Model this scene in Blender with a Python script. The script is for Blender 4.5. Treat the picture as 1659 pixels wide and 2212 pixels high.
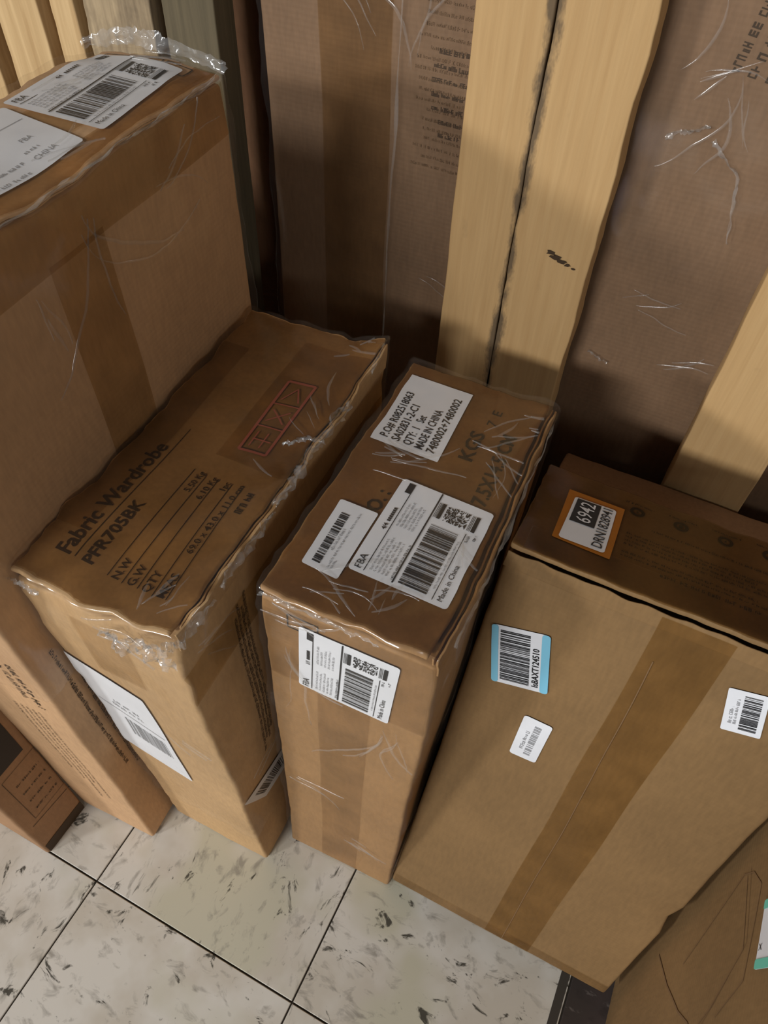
import bpy, math, random
from mathutils import Vector, Matrix, Euler, noise

for o in list(bpy.data.objects):
    bpy.data.objects.remove(o, do_unlink=True)
scene = bpy.context.scene
col = scene.collection

# ------------------------------------------------------------------ camera
F_PX, CAM_H = 1578.0, 1.0866
CX = Vector((0.8955, 0.4435, 0.0363))       # image right
CY = Vector((-0.3619, 0.6783, 0.6395))      # image up
CZ = Vector((0.2590, -0.5858, 0.7680))      # towards the viewer
cam = bpy.data.cameras.new('camera')
cam.sensor_fit = 'VERTICAL'
cam.sensor_height = 36.0
cam.lens = F_PX / 2212.0 * 36.0
cam.clip_start = 0.01
camo = bpy.data.objects.new('camera', cam)
col.objects.link(camo)
m = Matrix.Identity(4)
for i in range(3):
    m[i][0], m[i][1], m[i][2] = CX[i], CY[i], CZ[i]
m[2][3] = CAM_H
camo.matrix_world = m
scene.camera = camo

# ------------------------------------------------------------------ world and lights
world = bpy.data.worlds.new('room_ambient')
world.use_nodes = True
world.node_tree.nodes['Background'].inputs[0].default_value = (0.95, 0.97, 1.0, 1)
world.node_tree.nodes['Background'].inputs[1].default_value = 0.06
scene.world = world


def area(name, loc, target, sx, sy, power, colr):
    l = bpy.data.lights.new(name, 'AREA')
    l.shape = 'RECTANGLE'; l.size = sx; l.size_y = sy
    l.energy = power; l.color = colr
    o = bpy.data.objects.new(name, l)
    col.objects.link(o)
    o.location = loc
    o.rotation_euler = (Vector(target) - Vector(loc)).to_track_quat('-Z', 'Y').to_euler()
    return o


# fluorescent ceiling fixtures of the store room, behind and to the left of the viewer, plus an added fill
area('ceiling_lamp_aisle', (-0.9, -3.3, 2.30), (-0.1, 0.4, 0.5), 1.2, 0.30, 86, (0.98, 0.99, 1.0))
area('ceiling_lamp_side', (-4.2, -5.2, 2.30), (-0.2, 0.5, 0.6), 0.8, 0.40, 170, (0.98, 0.99, 1.0))
area('fill_light_right', (2.9, -2.6, 2.35), (-0.2, 0.4, 0.5), 1.2, 0.30, 22, (0.98, 0.99, 1.0))  # added fill to brighten right-hand box sides; no known fixture

vs = scene.view_settings
vs.view_transform = 'Standard'
vs.look = 'None'
vs.gamma = 1.0
vs.use_curve_mapping = False
vs.exposure = 0.12

# ------------------------------------------------------------------ materials
MATS = {}


def new_mat(name):
    mt = bpy.data.materials.new(name)
    mt.use_nodes = True
    nt = mt.node_tree
    nt.nodes.clear()
    out = nt.nodes.new('ShaderNodeOutputMaterial')
    MATS[name] = mt
    return mt, nt, out


def N(nt, kind, **kw):
    n = nt.nodes.new(kind)
    for k, v in kw.items():
        if k.startswith('i_'):
            n.inputs[k[2:].replace('_', ' ')].default_value = v
        else:
            setattr(n, k, v)
    return n


def mixc(nt, fac, a, b, blend='MIX'):
    n = nt.nodes.new('ShaderNodeMix')
    n.data_type = 'RGBA'
    n.blend_type = blend
    for sock, v in ((0, fac), (6, a), (7, b)):
        if isinstance(v, bpy.types.NodeSocket):
            nt.links.new(v, n.inputs[sock])
        else:
            n.inputs[sock].default_value = v if sock == 0 or len(v) == 4 else (*v, 1)
    return n.outputs[2]


def ramp(nt, src, p0, p1, c0=(0, 0, 0, 1), c1=(1, 1, 1, 1)):
    r = nt.nodes.new('ShaderNodeValToRGB')
    r.color_ramp.elements[0].position = p0
    r.color_ramp.elements[1].position = p1
    r.color_ramp.elements[0].color = c0
    r.color_ramp.elements[1].color = c1
    nt.links.new(src, r.inputs[0])
    return r.outputs[0]


def coords(nt, scale=(1, 1, 1), rnd=False):
    tc = nt.nodes.new('ShaderNodeTexCoord')
    mp = nt.nodes.new('ShaderNodeMapping')
    mp.inputs['Scale'].default_value = scale
    nt.links.new(tc.outputs['Object'], mp.inputs['Vector'])
    if rnd:
        oi = nt.nodes.new('ShaderNodeObjectInfo')
        mul = nt.nodes.new('ShaderNodeMath'); mul.operation = 'MULTIPLY'
        mul.inputs[1].default_value = 37.0
        nt.links.new(oi.outputs['Random'], mul.inputs[0])
        cb = nt.nodes.new('ShaderNodeCombineXYZ')
        for i in range(3):
            nt.links.new(mul.outputs[0], cb.inputs[i])
        nt.links.new(cb.outputs[0], mp.inputs['Location'])
    return mp.outputs[0]


def tex_noise(nt, vec, scale, detail=4, rough=0.55, dist=0.0):
    n = nt.nodes.new('ShaderNodeTexNoise')
    n.inputs['Scale'].default_value = scale
    n.inputs['Detail'].default_value = detail
    n.inputs['Roughness'].default_value = rough
    n.inputs['Distortion'].default_value = dist
    nt.links.new(vec, n.inputs['Vector'])
    return n.outputs[0]


def card(name, c, var=0.22, rough=0.72, flute=1.0):
    """kraft cardboard: fibre mottling, faint flute lines"""
    mt, nt, out = new_mat(name)
    b = N(nt, 'ShaderNodeBsdfPrincipled')
    b.inputs['Roughness'].default_value = rough
    b.inputs['Specular IOR Level'].default_value = 0.3
    v = coords(nt, rnd=True)
    big = tex_noise(nt, v, 7, 3)
    fib = tex_noise(nt, coords(nt, (1, 1, 0.25)), 260, 2)
    dark = tuple(x * (1 - var) for x in c)
    lite = tuple(min(1, x * (1 + var * 0.7)) for x in c)
    c1 = mixc(nt, ramp(nt, big, 0.35, 0.68), dark, lite)
    c2 = mixc(nt, ramp(nt, fib, 0.3, 0.75), tuple(x * 0.82 for x in c), tuple(min(1, x * 1.14) for x in c))
    nt.links.new(mixc(nt, 0.5, c1, c2), b.inputs['Base Color'])
    w = N(nt, 'ShaderNodeTexWave')
    w.bands_direction = 'Z'
    w.inputs['Scale'].default_value = 60
    w.inputs['Distortion'].default_value = 0.6
    nt.links.new(coords(nt), w.inputs['Vector'])
    bp = N(nt, 'ShaderNodeBump')
    bp.inputs['Strength'].default_value = 0.10 * flute
    bp.inputs['Distance'].default_value = 0.001
    nt.links.new(w.outputs[1], bp.inputs['Height'])
    bp2 = N(nt, 'ShaderNodeBump')
    bp2.inputs['Strength'].default_value = 0.25
    bp2.inputs['Distance'].default_value = 0.001
    nt.links.new(big, bp2.inputs['Height'])
    nt.links.new(bp.outputs[0], bp2.inputs['Normal'])
    nt.links.new(bp2.outputs[0], b.inputs['Normal'])
    nt.links.new(b.outputs[0], out.inputs[0])
    return mt


def plain(name, c, rough=0.6, spec=0.3, var=0.0, vscale=30):
    mt, nt, out = new_mat(name)
    b = N(nt, 'ShaderNodeBsdfPrincipled')
    b.inputs['Roughness'].default_value = rough
    b.inputs['Specular IOR Level'].default_value = spec
    if var:
        n = tex_noise(nt, coords(nt), vscale, 3)
        nt.links.new(mixc(nt, ramp(nt, n, 0.3, 0.7), tuple(x * (1 - var) for x in c), c), b.inputs['Base Color'])
    else:
        b.inputs['Base Color'].default_value = (*c, 1)
    nt.links.new(b.outputs[0], out.inputs[0])
    return mt


def tape_mat(name, c, fac):
    """brown transparent packing tape: tints what is under it and shines"""
    mt, nt, out = new_mat(name)
    t = N(nt, 'ShaderNodeBsdfTransparent')
    n = tex_noise(nt, coords(nt), 22, 1)
    nt.links.new(mixc(nt, ramp(nt, n, 0.35, 0.7), tuple(x * 0.88 for x in c), c), t.inputs[0])
    g = N(nt, 'ShaderNodeBsdfGlossy')
    g.inputs['Roughness'].default_value = 0.22
    mx = N(nt, 'ShaderNodeMixShader')
    mx.inputs[0].default_value = fac
    nt.links.new(t.outputs[0], mx.inputs[1])
    nt.links.new(g.outputs[0], mx.inputs[2])
    nt.links.new(mx.outputs[0], out.inputs[0])
    return mt


def film_mat(name, base=0.012, tint=(0.99, 0.985, 0.975), gloss=0.05, bump=False):
    """clear stretch film: transparent, shiny, a little hazy"""
    mt, nt, out = new_mat(name)
    t = N(nt, 'ShaderNodeBsdfTransparent')
    t.inputs[0].default_value = (*tint, 1)
    g = N(nt, 'ShaderNodeBsdfGlossy')
    g.inputs['Roughness'].default_value = 0.15
    if bump:
        bp = N(nt, 'ShaderNodeBump')
        bp.inputs['Strength'].default_value = 0.5
        bp.inputs['Distance'].default_value = 0.002
        nt.links.new(tex_noise(nt, coords(nt, (1, 1, 1)), 45, 2, 0.6, 1.5), bp.inputs['Height'])
        nt.links.new(bp.outputs[0], g.inputs['Normal'])
    mx = N(nt, 'ShaderNodeMixShader')
    mx.inputs[0].default_value = gloss
    nt.links.new(t.outputs[0], mx.inputs[1])
    nt.links.new(g.outputs[0], mx.inputs[2])
    d = N(nt, 'ShaderNodeBsdfDiffuse')
    d.inputs[0].default_value = (0.85, 0.84, 0.82, 1)
    mx2 = N(nt, 'ShaderNodeMixShader')
    mx2.inputs[0].default_value = base
    nt.links.new(mx.outputs[0], mx2.inputs[1])
    nt.links.new(d.outputs[0], mx2.inputs[2])
    nt.links.new(mx2.outputs[0], out.inputs[0])
    return mt


def wood(name, c, c2, stain=0.5, scale=1.0, crack=None):
    mt, nt, out = new_mat(name)
    b = N(nt, 'ShaderNodeBsdfPrincipled')
    b.inputs['Roughness'].default_value = 0.75
    b.inputs['Specular IOR Level'].default_value = 0.25
    g = tex_noise(nt, coords(nt, (14, 14, 0.7), rnd=True), 9 * scale, 5, 0.6, 0.6)
    cc = mixc(nt, ramp(nt, g, 0.32, 0.7), c2, c)
    st = tex_noise(nt, coords(nt, (1, 1, 0.55), rnd=True), 16, 5, 0.65)
    cc = mixc(nt, ramp(nt, st, 0.70 - 0.12 * stain, 0.80, (0, 0, 0, 1), (min(1, stain),) * 3 + (1,)), cc, (0.07, 0.05, 0.035))
    if crack is not None:               # black grime worked into the joint of two planks
        sx = N(nt, 'ShaderNodeSeparateXYZ')
        nt.links.new(coords(nt), sx.inputs[0])
        a1 = N(nt, 'ShaderNodeMath'); a1.operation = 'SUBTRACT'
        nt.links.new(sx.outputs[0], a1.inputs[0]); a1.inputs[1].default_value = crack
        a2 = N(nt, 'ShaderNodeMath'); a2.operation = 'ABSOLUTE'
        nt.links.new(a1.outputs[0], a2.inputs[0])
        near = N(nt, 'ShaderNodeMapRange')
        nt.links.new(a2.outputs[0], near.inputs[0])
        near.inputs[1].default_value = 0.0; near.inputs[2].default_value = 0.016
        near.inputs[3].default_value = 0.44; near.inputs[4].default_value = 0.0
        gn = tex_noise(nt, coords(nt, (1, 1, 0.35)), 34, 5, 0.7)
        ad = N(nt, 'ShaderNodeMath'); ad.operation = 'ADD'
        nt.links.new(near.outputs[0], ad.inputs[0]); nt.links.new(gn, ad.inputs[1])
        cc = mixc(nt, ramp(nt, ad.outputs[0], 0.72, 0.88, (0, 0, 0, 1), (0.8, 0.8, 0.8, 1)), cc, (0.05, 0.042, 0.035))
    fine = tex_noise(nt, coords(nt, (60, 60, 2.5)), 6, 2)
    cc = mixc(nt, ramp(nt, fine, 0.3, 0.8, (0, 0, 0, 1), (0.16, 0.16, 0.16, 1)), cc, tuple(x * 0.55 for x in c))
    nt.links.new(cc, b.inputs['Base Color'])
    bp = N(nt, 'ShaderNodeBump')
    bp.inputs['Strength'].default_value = 0.18
    bp.inputs['Distance'].default_value = 0.002
    nt.links.new(g, bp.inputs['Height'])
    nt.links.new(bp.outputs[0], b.inputs['Normal'])
    nt.links.new(b.outputs[0], out.inputs[0])
    return mt


def tile_mat(name, c1, c2, c3, fleck, amount=1.0):
    mt, nt, out = new_mat(name)
    b = N(nt, 'ShaderNodeBsdfPrincipled')
    b.inputs['Roughness'].default_value = 0.42
    b.inputs['Specular IOR Level'].default_value = 0.35
    v = coords(nt, rnd=True)
    a = mixc(nt, ramp(nt, tex_noise(nt, v, 9, 4), 0.42, 0.58), c1, c2)
    a = mixc(nt, ramp(nt, tex_noise(nt, v, 5.0, 3), 0.52, 0.62), a, c3)
    soft = tex_noise(nt, coords(nt, (1.0, 1.7, 1), rnd=True), 34, 4, 0.62, 0.5)
    a = mixc(nt, ramp(nt, soft, 0.55, 0.70, (0, 0, 0, 1), (0.70 * amount,) * 3 + (1,)), a, tuple(x * 0.42 for x in c1))
    hard = tex_noise(nt, coords(nt, (1.0, 1.6, 1), rnd=True), 24, 5, 0.66, 0.8)
    a = mixc(nt, ramp(nt, hard, 0.605, 0.66, (0, 0, 0, 1), (0.95 * amount,) * 3 + (1,)), a, fleck)
    nt.links.new(a, b.inputs['Base Color'])
    nt.links.new(b.outputs[0], out.inputs[0])
    return mt


M_card_a = card('kraft_tall_box', (0.54, 0.325, 0.17))
M_card_b = card('kraft_wardrobe_box', (0.52, 0.325, 0.155))
M_card_c = card('kraft_narrow_box', (0.38, 0.21, 0.085))
M_card_d = card('kraft_wide_box', (0.24, 0.140, 0.057))
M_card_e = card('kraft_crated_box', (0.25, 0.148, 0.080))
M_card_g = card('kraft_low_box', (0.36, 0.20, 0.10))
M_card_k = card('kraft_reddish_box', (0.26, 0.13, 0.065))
M_edge = card('kraft_cut_edge', (0.44, 0.29, 0.16), 0.35)
M_tape = tape_mat('brown_packing_tape', (0.91, 0.84, 0.70), 0.03)
M_tape_d = tape_mat('brown_packing_tape_dark', (0.80, 0.67, 0.48), 0.035)
M_tape_l = tape_mat('clear_packing_tape', (0.95, 0.92, 0.87), 0.04)
M_tape_t = tape_mat('glossy_brown_tape_layers', (0.70, 0.60, 0.45), 0.03)
M_film = film_mat('stretch_film')
M_crease = film_mat('stretch_film_crease', 0.085, gloss=0.085)
M_film_b = film_mat('stretch_film_bunched', 0.13, gloss=0.12, bump=True)
M_paper = plain('white_label_paper', (0.80, 0.81, 0.84), 0.45, 0.4, 0.07, 40)
M_ink = plain('black_ink', (0.018, 0.018, 0.02), 0.5)
M_ink_grey = plain('grey_ink', (0.33, 0.33, 0.34), 0.6)
M_ink_card = plain('ink_on_card', (0.060, 0.036, 0.018), 0.7)
M_ink_faint = plain('faint_ink_on_card', (0.20, 0.115, 0.055), 0.7)
M_ink_dark = plain('dark_ink_on_card', (0.035, 0.026, 0.02), 0.7)
M_ink_red = plain('red_stamp_ink', (0.26, 0.06, 0.03), 0.7)
M_blue = plain('blue_label_band', (0.22, 0.56, 0.74), 0.45, 0.4)
M_teal = plain('teal_label_band', (0.15, 0.60, 0.46), 0.45, 0.4)
M_orange = plain('orange_label', (0.42, 0.14, 0.010), 0.5, 0.3, 0.15)
M_wood = wood('pine_plank', (0.60, 0.385, 0.175), (0.53, 0.325, 0.140), 0.35)
M_wood_k = wood('grimy_jointed_plank', (0.60, 0.385, 0.175), (0.53, 0.325, 0.140), 0.30, 1.0, 0.075)
M_wood_w = wood('shaded_weathered_plank', (0.165, 0.13, 0.075), (0.11, 0.088, 0.052), 0.5)  # weathered wood, base colour lowered further to carry shade on the left plank
M_wood_r = wood('rough_sawn_plank', (0.76, 0.53, 0.27), (0.52, 0.33, 0.15), 0.45, 0.6)
M_wood_s = wood('stained_plank', (0.56, 0.42, 0.25), (0.30, 0.22, 0.13), 2.0, 0.8)
M_tile = tile_mat('vinyl_tile', (0.58, 0.53, 0.445), (0.68, 0.645, 0.575), (0.56, 0.53, 0.41), (0.06, 0.055, 0.042))
M_tile_dk = tile_mat('dark_vinyl_tile', (0.055, 0.042, 0.038), (0.075, 0.055, 0.05), (0.05, 0.04, 0.035), (0.2, 0.17, 0.15), 0.5)
M_grout = plain('dark_grout', (0.055, 0.045, 0.035), 0.9)
M_wall = plain('painted_block_wall', (0.35, 0.33, 0.30), 0.8, 0.2, 0.15, 8)


# ------------------------------------------------------------------ helpers
def mesh_obj(name, verts, faces, mat, parent=None, smooth=False):
    me = bpy.data.meshes.new(name)
    me.from_pydata([tuple(v) for v in verts], [], faces)
    me.materials.append(mat)
    if smooth:
        me.polygons.foreach_set('use_smooth', [True] * len(me.polygons))
    me.update()
    o = bpy.data.objects.new(name, me)
    col.objects.link(o)
    o.parent = parent
    return o


def tag(o, label, cat, group=None):
    o['label'] = label
    o['category'] = cat
    if group:
        o['group'] = group
    return o


def structure(o):
    o['kind'] = 'structure'
    return o


def axis_list(lo, hi, r, step):
    n = max(1, int(round((hi - lo - 2 * r) / step)))
    xs = [lo, lo + r * 0.3, lo + r * 0.65]
    xs += [lo + r + (hi - lo - 2 * r) * i / n for i in range(n + 1)]
    xs += [hi - r * 0.65, hi - r * 0.3, hi]
    return xs


def box_grid(lo, hi, r, step, skip=()):
    """rounded box surface; returns verts, faces, faces-of-side tags"""
    ax = [axis_list(lo[i], hi[i], r, step) for i in range(3)]
    idx, verts, faces = {}, [], []

    def vid(i, j, k):
        key = (i, j, k)
        if key not in idx:
            p = Vector((ax[0][i], ax[1][j], ax[2][k]))
            q = Vector(tuple(min(max(p[a], lo[a] + r), hi[a] - r) for a in range(3)))
            d = p - q
            if d.length > 1e-9:
                mx = max(abs(d[0]), abs(d[1]), abs(d[2]))
                d = d.normalized() * mx
            idx[key] = len(verts)
            verts.append(q + d)
        return idx[key]
    n = [len(a) - 1 for a in ax]
    for side in range(6):
        if side in skip:
            continue
        a = side // 2
        b, c = [(1, 2), (2, 0), (0, 1)][a]
        fix = n[a] if side % 2 else 0
        for i in range(n[b]):
            for j in range(n[c]):
                q = []
                for (di, dj) in ((0, 0), (1, 0), (1, 1), (0, 1)):
                    key = [0, 0, 0]
                    key[a] = fix; key[b] = i + di; key[c] = j + dj
                    q.append(vid(*key))
                faces.append(q if side % 2 else q[::-1])
    return verts, faces


class Carton:
    """A shipping carton standing at (x, y, z), own frame: u width, v depth, w height."""

    def __init__(self, name, label, pos, rot, dims, mat, seed, bulge=0.0018, wear=0.0016, dents=(),
                 flap=True, over=(0.0, 0.0, 0.0, 0.0), walls=(), gap=0.0022, step=0.02, flap_t=0.0048, flap_mat=None, radius=0.004):
        self.w, self.d, self.h = dims
        self.seed, self.bulge, self.wear, self.dents = seed, bulge, wear, dents
        e = bpy.data.objects.new(name, None)
        e.empty_display_size = 0.05
        col.objects.link(e)
        e.rotation_mode = 'YXZ'
        e.location = pos
        e.rotation_euler = (rot[1], rot[2], rot[0])      # (pitch, roll, yaw)
        tag(e, label, 'box', 'cardboard boxes stored on the tiled floor')
        self.e = e
        top = self.h - (flap_t + gap if flap else 0)
        v, f = box_grid((0, 0, 0), (self.w, self.d, top), radius, step)
        mesh_obj('body', [self.deform(p) for p in v], f, mat, e, True)
        if flap:
            l, r, fr, bk = over
            v, f = box_grid((-l, -fr, self.h - flap_t), (self.w + r, self.d + bk, self.h), 0.0022, 0.006)
            v = [self.deform(p) for p in v]
            mesh_obj('top_flap', v, f, flap_mat or mat, e, True)
        for (lo, hi) in walls:            # board edges standing up beside the flap
            v, f = box_grid(lo, hi, 0.0006, 0.005)
            out = []
            for p in v:
                q = self.deform(p)
                if p[2] > (lo[2] + hi[2]) / 2:
                    q.z += 0.0022 * noise.noise(Vector((p[0] * 55, p[1] * 55, seed)))
                out.append(q)
            mesh_obj('board_edge', out, f, mat, e, True)

    def deform(self, p):
        s = Vector((self.seed * 3.1, self.seed * 1.7, self.seed * 0.9))
        dx = min(max(p[0], 0), self.w - max(p[0], 0)) if self.w - p[0] > 0 else 0
        d3 = sorted((abs(min(p[0], self.w - p[0])), abs(min(p[1], self.d - p[1])), abs(min(p[2], self.h - p[2]))))
        edge = d3[1]
        q = Vector(p)
        q += noise.noise_vector(q * 7 + s) * self.bulge
        wv = noise.noise_vector(q * 42 + s) + 0.5 * noise.noise_vector(q * 95 + s)
        q += wv * self.wear * (0.35 + 0.65 * max(0.0, min(1.0, p[2] / self.h)) ** 6) * math.exp(-edge / 0.009)
        for (c, rad, vec) in self.dents:
            t = (Vector(p) - Vector(c)).length / rad
            if t < 1:
                q += Vector(vec) * (1 - t * t) ** 2
        return q

    def surf(self, face, u, v, off):
        if face == 'top':
            p, n = Vector((u, v, self.h)), Vector((0, 0, 1))
        elif face == 'front':
            p, n = Vector((u, 0, v)), Vector((0, -1, 0))
        elif face == 'right':
            p, n = Vector((self.w, u, v)), Vector((1, 0, 0))
        else:
            p, n = Vector((0, u, v)), Vector((-1, 0, 0))
        return self.deform(p) + n * off


class Patch:
    """Normalised (a right, b down) coordinates on a quadrilateral of a carton face."""

    def __init__(self, box, face, tl, tr, br, bl):
        self.box, self.face = box, face
        self.q = [Vector(x) for x in (tl, tr, br, bl)]
        self.wa = ((self.q[1] - self.q[0]).length + (self.q[2] - self.q[3]).length) / 2
        self.wb = ((self.q[3] - self.q[0]).length + (self.q[2] - self.q[1]).length) / 2

    def uv(self, a, b):
        t = self.q[0].lerp(self.q[1], a)
        s = self.q[3].lerp(self.q[2], a)
        return t.lerp(s, b)

    def P(self, a, b, off):
        p = self.uv(a, b)
        return self.box.surf(self.face, p[0], p[1], off)


def sheet(name, patch, off, mat, parent, r=0.003, step=0.008, a0=0, a1=1, b0=0, b1=1, curl=0.0):
    """a piece of paper or tape lying on the face, corners rounded"""
    wa, wb = patch.wa * (a1 - a0), patch.wb * (b1 - b0)
    xs, ys = axis_list(0, wa, r, step), axis_list(0, wb, r, step)
    verts, faces = [], []
    for x in xs:
        for y in ys:
            qx, qy = min(max(x, r), wa - r), min(max(y, r), wb - r)
            dx, dy = x - qx, y - qy
            L = math.hypot(dx, dy)
            if L > 1e-9:
                k = max(abs(dx), abs(dy)) / L
                dx *= k; dy *= k
            X, Y = qx + dx, qy + dy
            o = off
            if curl:
                o += curl * (0.5 + 0.5 * noise.noise(Vector((X * 60, Y * 60, patch.wa * 90))))
            verts.append(patch.P(a0 + X / patch.wa, b0 + Y / patch.wb, o))
    m_ = len(ys)
    for i in range(len(xs) - 1):
        for j in range(m_ - 1):
            faces.append((i * m_ + j, i * m_ + j + 1, (i + 1) * m_ + j + 1, (i + 1) * m_ + j))
    return mesh_obj(name, verts, faces, mat, parent, True)


class Print:
    """collects flat printing on a patch into one mesh"""

    def __init__(self, patch, off):
        self.p, self.off, self.v, self.f = patch, off, [], []

    def rect(self, a0, b0, a1, b1, div=1):
        for k in range(div):
            n = len(self.v)
            s, t = b0 + (b1 - b0) * k / div, b0 + (b1 - b0) * (k + 1) / div
            for a, b in ((a0, s), (a0, t), (a1, t), (a1, s)):
                self.v.append(self.p.P(a, b, self.off))
            self.f.append((n, n + 1, n + 2, n + 3))

    def rect_a(self, a0, b0, a1, b1, div=8):
        for k in range(div):
            s, t = a0 + (a1 - a0) * k / div, a0 + (a1 - a0) * (k + 1) / div
            self.rect(s, b0, t, b1)

    def bars(self, a0, b0, a1, b1, n, rng, fill=0.5):
        w = [rng.choice((1, 1, 2, 3)) for _ in range(2 * n + 1)]
        tot = sum(w)
        x = 0
        for i, k in enumerate(w):
            if i % 2 == 0:
                self.rect(a0 + (a1 - a0) * x / tot, b0, a0 + (a1 - a0) * (x + k) / tot, b1, 3)
            x += k

    def stacked(self, a0, b0, a1, b1, na, nb, rng):
        """stacked 2-d bar code"""
        for i in range(na):
            for j in range(nb):
                if rng.random() < 0.5:
                    self.rect(a0 + (a1 - a0) * i / na, b0 + (b1 - b0) * j / nb,
                              a0 + (a1 - a0) * (i + 1) / na, b0 + (b1 - b0) * (j + 1) / nb)

    def words(self, a0, b, a1, hgt, rng, gap=0.25):
        """a line of print too small to read: word-like dashes"""
        x = a0
        while x < a1:
            L = hgt * self.p.wb / self.p.wa * rng.uniform(0.8, 3.2)
            x2 = min(x + L, a1)
            k = hgt * rng.uniform(0.8, 1.0)
            n = max(1, int((x2 - x) * self.p.wa / (hgt * self.p.wb * 0.55)))
            for i in range(n):                      # letter-like strokes
                s, t = x + (x2 - x) * i / n, x + (x2 - x) * (i + 0.74) / n
                sw, sh = (t - s) * 0.30, k * 0.20
                top = b + hgt * rng.choice((0.0, 0.0, 0.25))
                if rng.random() < 0.8:
                    self.rect(s, top, s + sw, b + k)
                else:
                    self.rect((s + t) / 2 - sw / 2, top, (s + t) / 2 + sw / 2, b + k)
                if rng.random() < 0.5:
                    self.rect(t - sw, top + (k * 0.4 if rng.random() < 0.4 else 0), t, b + k)
                for yy in (top, (top + b + k) / 2 - sh / 2, b + k - sh):
                    if rng.random() < 0.5:
                        self.rect(s, yy, t, yy + sh)
            x = x2 + hgt * self.p.wb / self.p.wa * gap * 1.6

    def text(self, s, a, b, size, bold=0.0, width=None):
        """baseline start at (a, b); size = line height in metres; width squeezes the line to that many metres"""
        c = bpy.data.curves.new('lettering', 'FONT')
        c.body = s
        c.size = size
        c.offset = bold * size
        c.resolution_u = 2
        o = bpy.data.objects.new('lettering', c)
        col.objects.link(o)
        dg = bpy.context.evaluated_depsgraph_get()
        me = bpy.data.meshes.new_from_object(o.evaluated_get(dg))
        xs = [v.co.x for v in me.vertices] or [0]
        k = 1.0 if width is None else width / max(1e-6, max(xs))
        n = len(self.v)
        for v in me.vertices:
            self.v.append(self.p.P(a + v.co.x * k / self.p.wa, b - v.co.y / self.p.wb, self.off))
        for f in me.polygons:
            self.f.append([n + i for i in f.vertices])
        bpy.data.objects.remove(o)
        bpy.data.curves.remove(c)
        bpy.data.meshes.remove(me)

    def ring(self, a, b, r0, r1, n=18):
        for i in range(n):
            t0, t1 = 2 * math.pi * i / n, 2 * math.pi * (i + 1) / n
            k = len(self.v)
            for (t, r) in ((t0, r0), (t1, r0), (t1, r1), (t0, r1)):
                self.v.append(self.p.P(a + math.cos(t) * r / self.p.wa, b + math.sin(t) * r / self.p.wb, self.off))
            self.f.append((k, k + 1, k + 2, k + 3))

    def line(self, pts, w):
        """poly-line stroke through (a, b) points, w metres wide"""
        fine = [pts[0]]
        for (p, q) in zip(pts[:-1], pts[1:]):
            k = max(1, int(math.hypot((q[0] - p[0]) * self.p.wa, (q[1] - p[1]) * self.p.wb) / 0.006))
            fine += [(p[0] + (q[0] - p[0]) * i / k, p[1] + (q[1] - p[1]) * i / k) for i in range(1, k + 1)]
        for (p, q) in zip(fine[:-1], fine[1:]):
            dx, dy = (q[0] - p[0]) * self.p.wa, (q[1] - p[1]) * self.p.wb
            L = math.hypot(dx, dy) or 1
            nx, ny = -dy / L * w / 2 / self.p.wa, dx / L * w / 2 / self.p.wb
            n = len(self.v)
            for (a, b) in ((p[0] + nx, p[1] + ny), (q[0] + nx, q[1] + ny), (q[0] - nx, q[1] - ny), (p[0] - nx, p[1] - ny)):
                self.v.append(self.p.P(a, b, self.off))
            self.f.append((n, n + 1, n + 2, n + 3))

    def done(self, name, mat, parent):
        o = mesh_obj(name, self.v, self.f, mat, parent)
        o['kind'] = 'stuff'
        return o


OC, OT, OL, OP = 0.0006, 0.0009, 0.0015, 0.0019      # print on board, tape, label, print on label: height above the board


def whole(box, face, u0, v0, u1, v1, turn=0):
    """patch of an axis-aligned rectangle; turn=0 upright, 1 text runs along +v with its top to -u, 2 upside down"""
    c = [(u0, v1), (u1, v1), (u1, v0), (u0, v0)]
    return Patch(box, face, *(c[(k + [0, 3, 2, 1][turn]) % 4] for k in range(4)))


def tape(box, face, u0, v0, u1, v1, mat=None, off=OT, label=None):
    o = sheet('packing_tape', whole(box, face, u0, v0, u1, v1), off, mat or M_tape, box.e, 0.0005, 0.007)
    if label:
        o['label'] = label
    return o


def film(box, seed, z0=0.0, step=0.011, amp=0.0022, mat=None, off=0.0028, skip=(0,)):
    """stretch film wound around a carton: one wrinkled skin"""
    lo = (-off, -off, z0)
    hi = (box.w + off, box.d + off, box.h + off)
    v, f = box_grid(lo, hi, 0.006, step, skip=(4,))
    out = []
    s = Vector((seed, seed * 2, seed * 3))
    for p in v:
        q = box.deform(p)
        c = Vector((box.w / 2, box.d / 2, box.h / 2))
        n = Vector(tuple((p[i] - c[i]) / c[i] for i in range(3)))
        n = Vector(tuple(math.copysign(abs(x) ** 8, x) for x in n)).normalized()
        sp = Vector((p[0] * 22, p[1] * 22, p[2] * 9)) + s
        k = (1 - abs(noise.noise(sp))) ** 4 + 0.6 * (1 - abs(noise.noise(sp * 2.3 + s))) ** 5 + 0.35 * noise.noise(p * 85 + s)
        out.append(q + n * (amp * k))
    o = mesh_obj('stretch_film', out, f, mat or M_film, box.e, True)
    o['label'] = 'clear wrinkled stretch film'
    return o


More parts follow.
